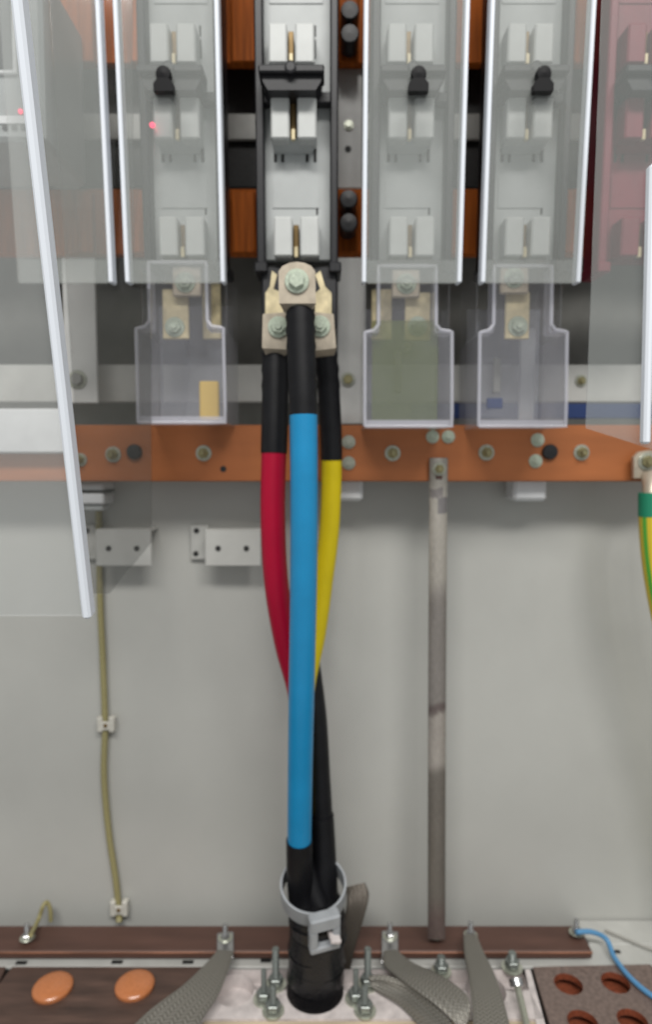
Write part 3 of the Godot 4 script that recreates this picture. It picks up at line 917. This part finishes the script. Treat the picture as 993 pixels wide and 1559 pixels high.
func wires() -> void:
	var d := 0.853
	var o := add(self, "earth_wire", tube(spline([at(150, 770, d), at(152, 910, d), at(156, 1000, d), at(159.5, 1103, d), at(158, 1180, d), at(165, 1265, d), at(176, 1340, d), at(180.5, 1388, d), at(181, 1404, d - 0.005)], 10), 0.0042, 12), M.wire_olive)
	tag(o, "thin olive yellow wire clipped down the grey back wall", "wire")
	for c in [[160, 1104, "upper white wire clip on the olive wire, halfway down the back wall"], [180, 1385, "lower white wire clip on the olive wire, just above the lower bar"]]:
		var t := thing("wire_clip", c[2], "clip", at(c[0], c[1], 0.846), "white wire clips on the back wall")
		bx(t, "base", c[0] - 13, c[1] - 12, c[0] + 13, c[1] + 12, 0.8555, 0.004, M.clip_white, 0.0012)
		for s in [-1, 1]: bx(t, "cheek", c[0] + s * 9 - 4, c[1] - 11, c[0] + s * 9 + 4, c[1] + 11, 0.846, 0.010, M.clip_white, 0.001)
		bx(t, "bridge", c[0] - 8, c[1] - 5, c[0] + 8, c[1] + 8, 0.846, 0.0025, M.clip_white, 0.0008)
		add(t, "screw", lathe([[0.0028, 0.0], [0.0024, 0.0012], [0.0, 0.0014]], 12), M.gold_slot, face_z(at(c[0], c[1] + 1, 0.846)))
	o = add(self, "looped_wire", tube(spline([on_floor(46, 1424, 0.03), at(58, 1400, 0.83), at(65, 1380, 0.835), at(71, 1374, 0.84), at(76, 1384, 0.84), at(77, 1402, 0.84)], 8), 0.0028, 10), M.wire_olive)
	tag(o, "short green wire loop rising from a bolt of the lower bar", "wire")
	o = add(self, "blue_wire", tube(spline([on_floor(878, 1419, 0.032), on_floor(902, 1419, 0.028), on_floor(924, 1430, 0.016), on_floor(936, 1457, 0.008), on_floor(960, 1488, 0.0075), on_floor(995, 1517, 0.0075), on_floor(1040, 1540, 0.0075)], 10), 0.0031, 12), M.wire_blue)
	tag(o, "thin light blue wire curling from the end of the lower bar", "wire")
	o = add(self, "grey_wire", tube(spline([on_floor(922, 1416, 0.004), on_floor(950, 1428, 0.004), on_floor(995, 1446, 0.004), on_floor(1050, 1458, 0.004)], 8), 0.0018, 10), M.wire_grey)
	tag(o, "thin grey wire lying on the floor flange behind the blue wire", "wire")

# ------------------------------------------------------------------ lower bar, braids, clamp, gland plates
func lower_bar() -> void:
	var h := 0.0135
	var r := on_floor(496, 1409, h).z; var f := on_floor(496, 1448, h).z
	var xr := on_floor(893, 1430, h).x
	var xl := -0.75
	var t := thing("lower_bar", "flat dull copper bar with upright bolts along the floor of the cabinet", "busbar", Vector3(0, 0, (r + f) / 2))
	add(t, "bar", rbox(xr - xl, 0.010, f - r, 0.0012), M.copper_dull, Transform3D(Basis(), Vector3((xr + xl) / 2, h - 0.005, (r + f) / 2)))
	add(t, "edge_highlight", rbox(xr - xl, 0.0020, 0.0016, 0.0004), M.copper_highlight, Transform3D(Basis(), Vector3((xr + xl) / 2, h - 0.0016, f + 0.0009)))  # top light along the front edge, put into lighter copper
	for x in [60, 480, 840]:
		var p := on_floor(x, 1430, h)
		add(t, "spacer", rbox(0.03, 0.0033, 0.03, 0.0008), M.paint_plate, Transform3D(Basis(), Vector3(p.x, 0.0017, (r + f) / 2)))
	for b in [[41, 1428], [343, 1428], [594, 1426], [664, 1424], [717, 1424], [878, 1420]]:
		bolt(t, "bolt", on_floor(b[0], b[1], h + 0.004), 0.0064, M.steel, 0.012, true)

func braid(label: String, rows: Array, lug_at) -> void:
	var pts := []
	for r in rows: pts.append([on_floor(r[0], r[1], r[2]) if r.size() == 6 else r[0], on_floor(r[3], r[4], r[5]) if r.size() == 6 else r[1]])
	var t := thing("braided_strap", label, "braid", pts[-1][0], "tinned braided earth straps")
	add(t, "weave", braid_mesh(pts, 0.004), M.braid_tarnished if label.begins_with("dull") else M.braid)
	if lug_at:
		var p := on_floor(lug_at[0], lug_at[1], 0.0160)
		var q := on_floor(lug_at[2], lug_at[3], 0.0160)
		var dir := (q - p); dir.y = 0
		var len := dir.length()
		dir = dir.normalized()
		add(t, "lug", rbox(0.021, 0.003, len + 0.018, 0.0012), M.steel, Transform3D(Basis(Vector3.UP.cross(dir).normalized(), Vector3.UP, dir), (p + q) / 2))

func braids() -> void:
	braid("broad tinned braid spreading towards the orange plugs", [[330, 1448, 0.022, 356, 1450, 0.022], [312, 1468, 0.028, 350, 1470, 0.026], [278, 1500, 0.034, 334, 1512, 0.03], [240, 1528, 0.034, 312, 1545, 0.03], [205, 1560, 0.03, 285, 1590, 0.028], [170, 1600, 0.026, 255, 1640, 0.024]], [343, 1428, 343, 1452])
	braid("straight tinned braid running down beside the long bright screw", [[706, 1424, 0.028, 727, 1424, 0.028], [707, 1450, 0.034, 737, 1450, 0.034], [714, 1490, 0.044, 756, 1490, 0.044], [719, 1530, 0.048, 769, 1530, 0.048], [722, 1575, 0.046, 780, 1575, 0.046], [726, 1620, 0.04, 790, 1620, 0.04]], null)
	braid("twisted tinned braid between the cable and the straight braid", [[584, 1450, 0.022, 606, 1448, 0.022], [585, 1470, 0.03, 632, 1468, 0.032], [612, 1492, 0.04, 668, 1484, 0.044], [650, 1520, 0.042, 702, 1506, 0.05], [686, 1550, 0.038, 716, 1525, 0.05], [704, 1575, 0.03, 716, 1550, 0.042]], [594, 1426, 594, 1458])
	braid("curled lower braid sweeping forward under the twisted braid", [[562, 1486, 0.03, 566, 1500, 0.018], [585, 1484, 0.034, 578, 1512, 0.014], [620, 1496, 0.034, 606, 1530, 0.014], [652, 1520, 0.034, 634, 1556, 0.016], [684, 1552, 0.034, 664, 1592, 0.016], [710, 1590, 0.034, 690, 1625, 0.018]], null)
	# standing loop behind the cable
	var rows := []
	for r in [[524, 1352, 556, 1344, 0.79], [528, 1364, 562, 1362, 0.782], [527, 1385, 557, 1388, 0.774], [520, 1420, 546, 1424, 0.768], [516, 1450, 538, 1454, 0.764], [514, 1478, 532, 1482, 0.762]]:
		rows.append([at(r[0], r[1], r[4]), at(r[2], r[3], r[4])])
	braid("dull tarnished braid standing up directly behind the taped cable", rows, null)

func stud(t: Node, where: Vector3, h: float, r := 0.0042) -> void:
	var prof := [[0.0, 0.0], [r, 0.0]]
	var z := 0.0
	while z < h:
		prof.append([r, z]); prof.append([r * 0.88, z + 0.0008])
		z += 0.0016
	prof.append([0.0, h])
	var up := Transform3D(Basis(Vector3.RIGHT, -PI / 2), where)
	var s := add(t, "stud", lathe(prof, 14), M.steel_stud, up)
	add(s, "nut", lathe([[0.0, 0.0], [0.0088, 0.0], [0.0088, 0.0062], [0.0078, 0.007], [0.0, 0.007]], 6, false), M.steel_stud, Transform3D(Basis(Vector3.RIGHT, -PI / 2), where + Vector3(0, 0.004, 0)))
	add(s, "washer", lathe([[0.0, 0.0], [0.0125, 0.0], [0.0125, 0.0018], [0.0, 0.0018]], 24), M.zinc, Transform3D(Basis(Vector3.RIGHT, -PI / 2), where))

func clamp_rail() -> void:
	var t := thing("cable_clamp_rail", "pale wooden cable clamp with round notches holding the taped cable", "cable clamp", on_floor(550, 1520, 0.0))
	var h := 0.012
	var mid := on_floor(480, 1507, h).z
	var rear := on_floor(480, 1476, h).z
	var front := mid + 0.040
	var xl := on_floor(312, 1506, h).x; var xr := on_floor(806, 1506, h).x
	var notches = [[on_floor(358, 1500, h).x, 0.023], [on_floor(480, 1500, h).x, 0.0335], [on_floor(622, 1500, h).x, 0.024], [on_floor(738, 1500, h).x, 0.023]]
	for side in [-1, 1]:
		var pts := []
		var far: float = rear if side < 0 else front
		var split: float = mid + side * 0.001
		pts.append(Vector3(xl, h, far))
		pts.append(Vector3(xl + (0.012 if side < 0 else 0.0), h, split))
		for n in notches:
			for k in 17:
				var a := PI - PI * k / 16.0
				var zz: float = sin(a) * n[1]
				if side < 0: zz = minf(zz, absf(far - split) - 0.004)
				pts.append(Vector3(n[0] + cos(a) * n[1], h, split + side * zz))
		pts.append(Vector3(xr, h, split))
		pts.append(Vector3(xr + (0.0 if side < 0 else 0.004), h, far))
		add(t, "rear_half" if side < 0 else "front_half", prism(pts, Vector3(0, -0.03, 0)), M.clamp_pink)
	add(t, "liner", rbox(xr - xl, 0.004, 0.07, 0.001), M.clamp_pink, Transform3D(Basis(), Vector3((xl + xr) / 2, -0.008, mid)))
	# timber batten in front
	add(t, "timber_batten", rbox(xr - xl - 0.01, 0.03, 0.09, 0.002), M.clamp_wood, Transform3D(Basis(), Vector3((xl + xr) / 2, -0.004, front + 0.0455)))
	# clamp saddle in front of the cable
	for x in [[408, 0], [548, 0]]:
		stud(t, on_floor(x[0] + 12, 1500, h), 0.045)
		stud(t, on_floor(x[0] + 8, 1540, h), 0.03, 0.0036)
		stud(t, on_floor(x[0] - 6, 1522, h), 0.036, 0.0032)
	stud(t, on_floor(672, 1480, h), 0.02, 0.005)
	stud(t, on_floor(780, 1474, h), 0.02, 0.005)
	add(t, "rail_edge", prism([on_floor(800, 1476, h), on_floor(808, 1476, h), on_floor(842, 1600, h), on_floor(826, 1600, h)], Vector3(0, -0.03, 0)), M.clamp_pink)
	# long bright screw leaning at the end of the clamp
	var s := thing("long_screw", "long bright screw leaning on the pale clamp beside the straight braid", "screw", on_floor(802, 1570, h + 0.004))
	add(s, "shank", tube([on_floor(788, 1500, 0.03), on_floor(806, 1575, 0.016)], 0.0038, 14), M.zinc)
	add(s, "head", tube([on_floor(786, 1490, 0.034), on_floor(788.5, 1502, 0.029)], 0.0085, 6), M.steel)

func gland_plates() -> void:
	var h := 0.003
	var pl := px_floor([[18, 1472], [262, 1472], [318, 1472], [255, 1640], [-110, 1640]], h)
	var t := thing("gland_plate", "dark brown gland plate carrying two orange plugs", "gland plate", pl[0])
	add(t, "board", prism(pl, Vector3(0, -0.008, 0)), M.bakelite)
	for p in [[80, 1506], [205, 1503]]:
		var w := on_floor(p[0], p[1], h)
		var pr := [[0.0225, 0.0], [0.0230, 0.003]]
		for k in 9:
			var a := PI / 2 * k / 8.0
			pr.append([0.023 * cos(a), 0.003 + 0.007 * sin(a)])
		var g := thing("hole_plug", "orange domed plug in the dark gland plate, " + ("nearest the picture edge" if p[0] < 100 else "closer to the broad braid"), "plug", w, "orange plugs in the dark gland plate")
		add(g, "dome", lathe(pr, 40), M.orange_plug, Transform3D(Basis(Vector3.RIGHT, -PI / 2), w))
	var e := px_floor([[-200, 1472], [8, 1472], [-30, 1560], [-200, 1560]], h)
	var k := add(self, "gland_plate", prism(e, Vector3(0, -0.008, 0)), M.bakelite)
	tag(k, "sliver of plain brown gland plate at the corner of the picture", "gland plate")
	var cr := px_floor([[300, 1474], [322, 1474], [270, 1640], [240, 1640]], h + 0.0005)
	# plate with open holes, cut as a solid
	var c := CSGCombiner3D.new()
	c.name = numbered("gland_plate")
	add_child(c)
	tag(c, "pale brown gland plate with open round holes, by the blue wire", "gland plate")
	var a0 := on_floor(822, 1470, h); var a1 := on_floor(1120, 1640, h)
	var p0 := CSGPolygon3D.new()
	var poly := PackedVector2Array()
	for p in [[812, 1472], [990, 1468], [1020, 1490], [1160, 1640], [862, 1640]]:
		var v := on_floor(p[0], p[1], h)
		poly.append(Vector2(v.x, v.z))
	p0.polygon = poly
	p0.depth = 0.008
	p0.material = M.bakelite_pale
	p0.transform = Transform3D(Basis(Vector3.RIGHT, PI / 2), Vector3(0, h - 0.008, 0))
	c.add_child(p0)
	for p in [[866, 1498], [938, 1496], [888, 1556], [964, 1554], [910, 1612], [990, 1608]]:
		var cy := CSGCylinder3D.new()
		cy.radius = 0.0165
		cy.height = 0.05
		cy.sides = 40
		cy.operation = CSGShape3D.OPERATION_SUBTRACTION
		cy.material = M.rust_inside
		cy.position = on_floor(p[0], p[1], h)
		c.add_child(cy)
	var lo := px_floor([[830, 1478], [1000, 1478], [1150, 1640], [862, 1640]], -0.016)
	var u := add(self, "under_plate", prism(lo, Vector3(0, -0.006, 0)), M.rust_inside)
	tag(u, "rust coloured board visible through the open round holes", "board")

func px_floor(list: Array, h: float) -> Array:
	var r := []
	for p in list: r.append(on_floor(p[0], p[1], h))
	return r

# ------------------------------------------------------------------ main
func _ready() -> void:
	rng.seed = 20240611
	var cam := Camera3D.new()
	cam.name = "camera"
	add_child(cam)
	cam.position = Vector3(0, EYE, 0)
	cam.rotation_degrees = Vector3(-PITCH, 0, 0)
	cam.near = 0.02
	cam.far = 50.0
	var ca := CameraAttributesPhysical.new()
	ca.frustum_focal_length = 12.0 / (779.5 / FOCAL)
	ca.frustum_focus_distance = 0.42
	ca.exposure_aperture = 3.4
	ca.frustum_near = 0.02
	ca.frustum_far = 50.0
	cam.attributes = ca
	cam.fov = rad_to_deg(2.0 * atan(779.5 / FOCAL))
	cam.current = true
	var we := WorldEnvironment.new()
	we.name = "environment"
	var env := Environment.new()
	env.background_mode = Environment.BG_COLOR
	env.background_color = lin(0.40, 0.41, 0.41)
	env.background_energy_multiplier = 0.75
	env.tonemap_mode = Environment.TONE_MAPPER_LINEAR
	env.tonemap_exposure = 1.33
	env.sdfgi_enabled = true
	env.ssao_enabled = true
	env.ssil_enabled = true
	we.environment = env
	add_child(we)
	# two ceiling fittings in front of the cabinet, out of the picture
	for s in [[Vector3(-0.45, 2.75, 1.35), 3.9], [Vector3(0.85, 2.75, 1.5), 3.5]]:
		var l := AreaLight3D.new()
		l.name = "ceiling_light"
		l.area_size = Vector2(1.2, 0.45)
		l.light_energy = s[1]
		l.light_color = Color(1.0, 0.99, 0.975)
		l.shadow_enabled = true
		l.area_range = 8.0
		add_child(l, true)
		l.look_at_from_position(s[0], Vector3(0.0, 0.55, -0.85), Vector3.UP)
	materials()
	setting()
	busbars()
	switches()
	covers()
	shrouds()
	big_covers()
	earth_bar()
	power_cable()
	green_cable()
	wires()
	lower_bar()
	braids()
	clamp_rail()
	gland_plates()
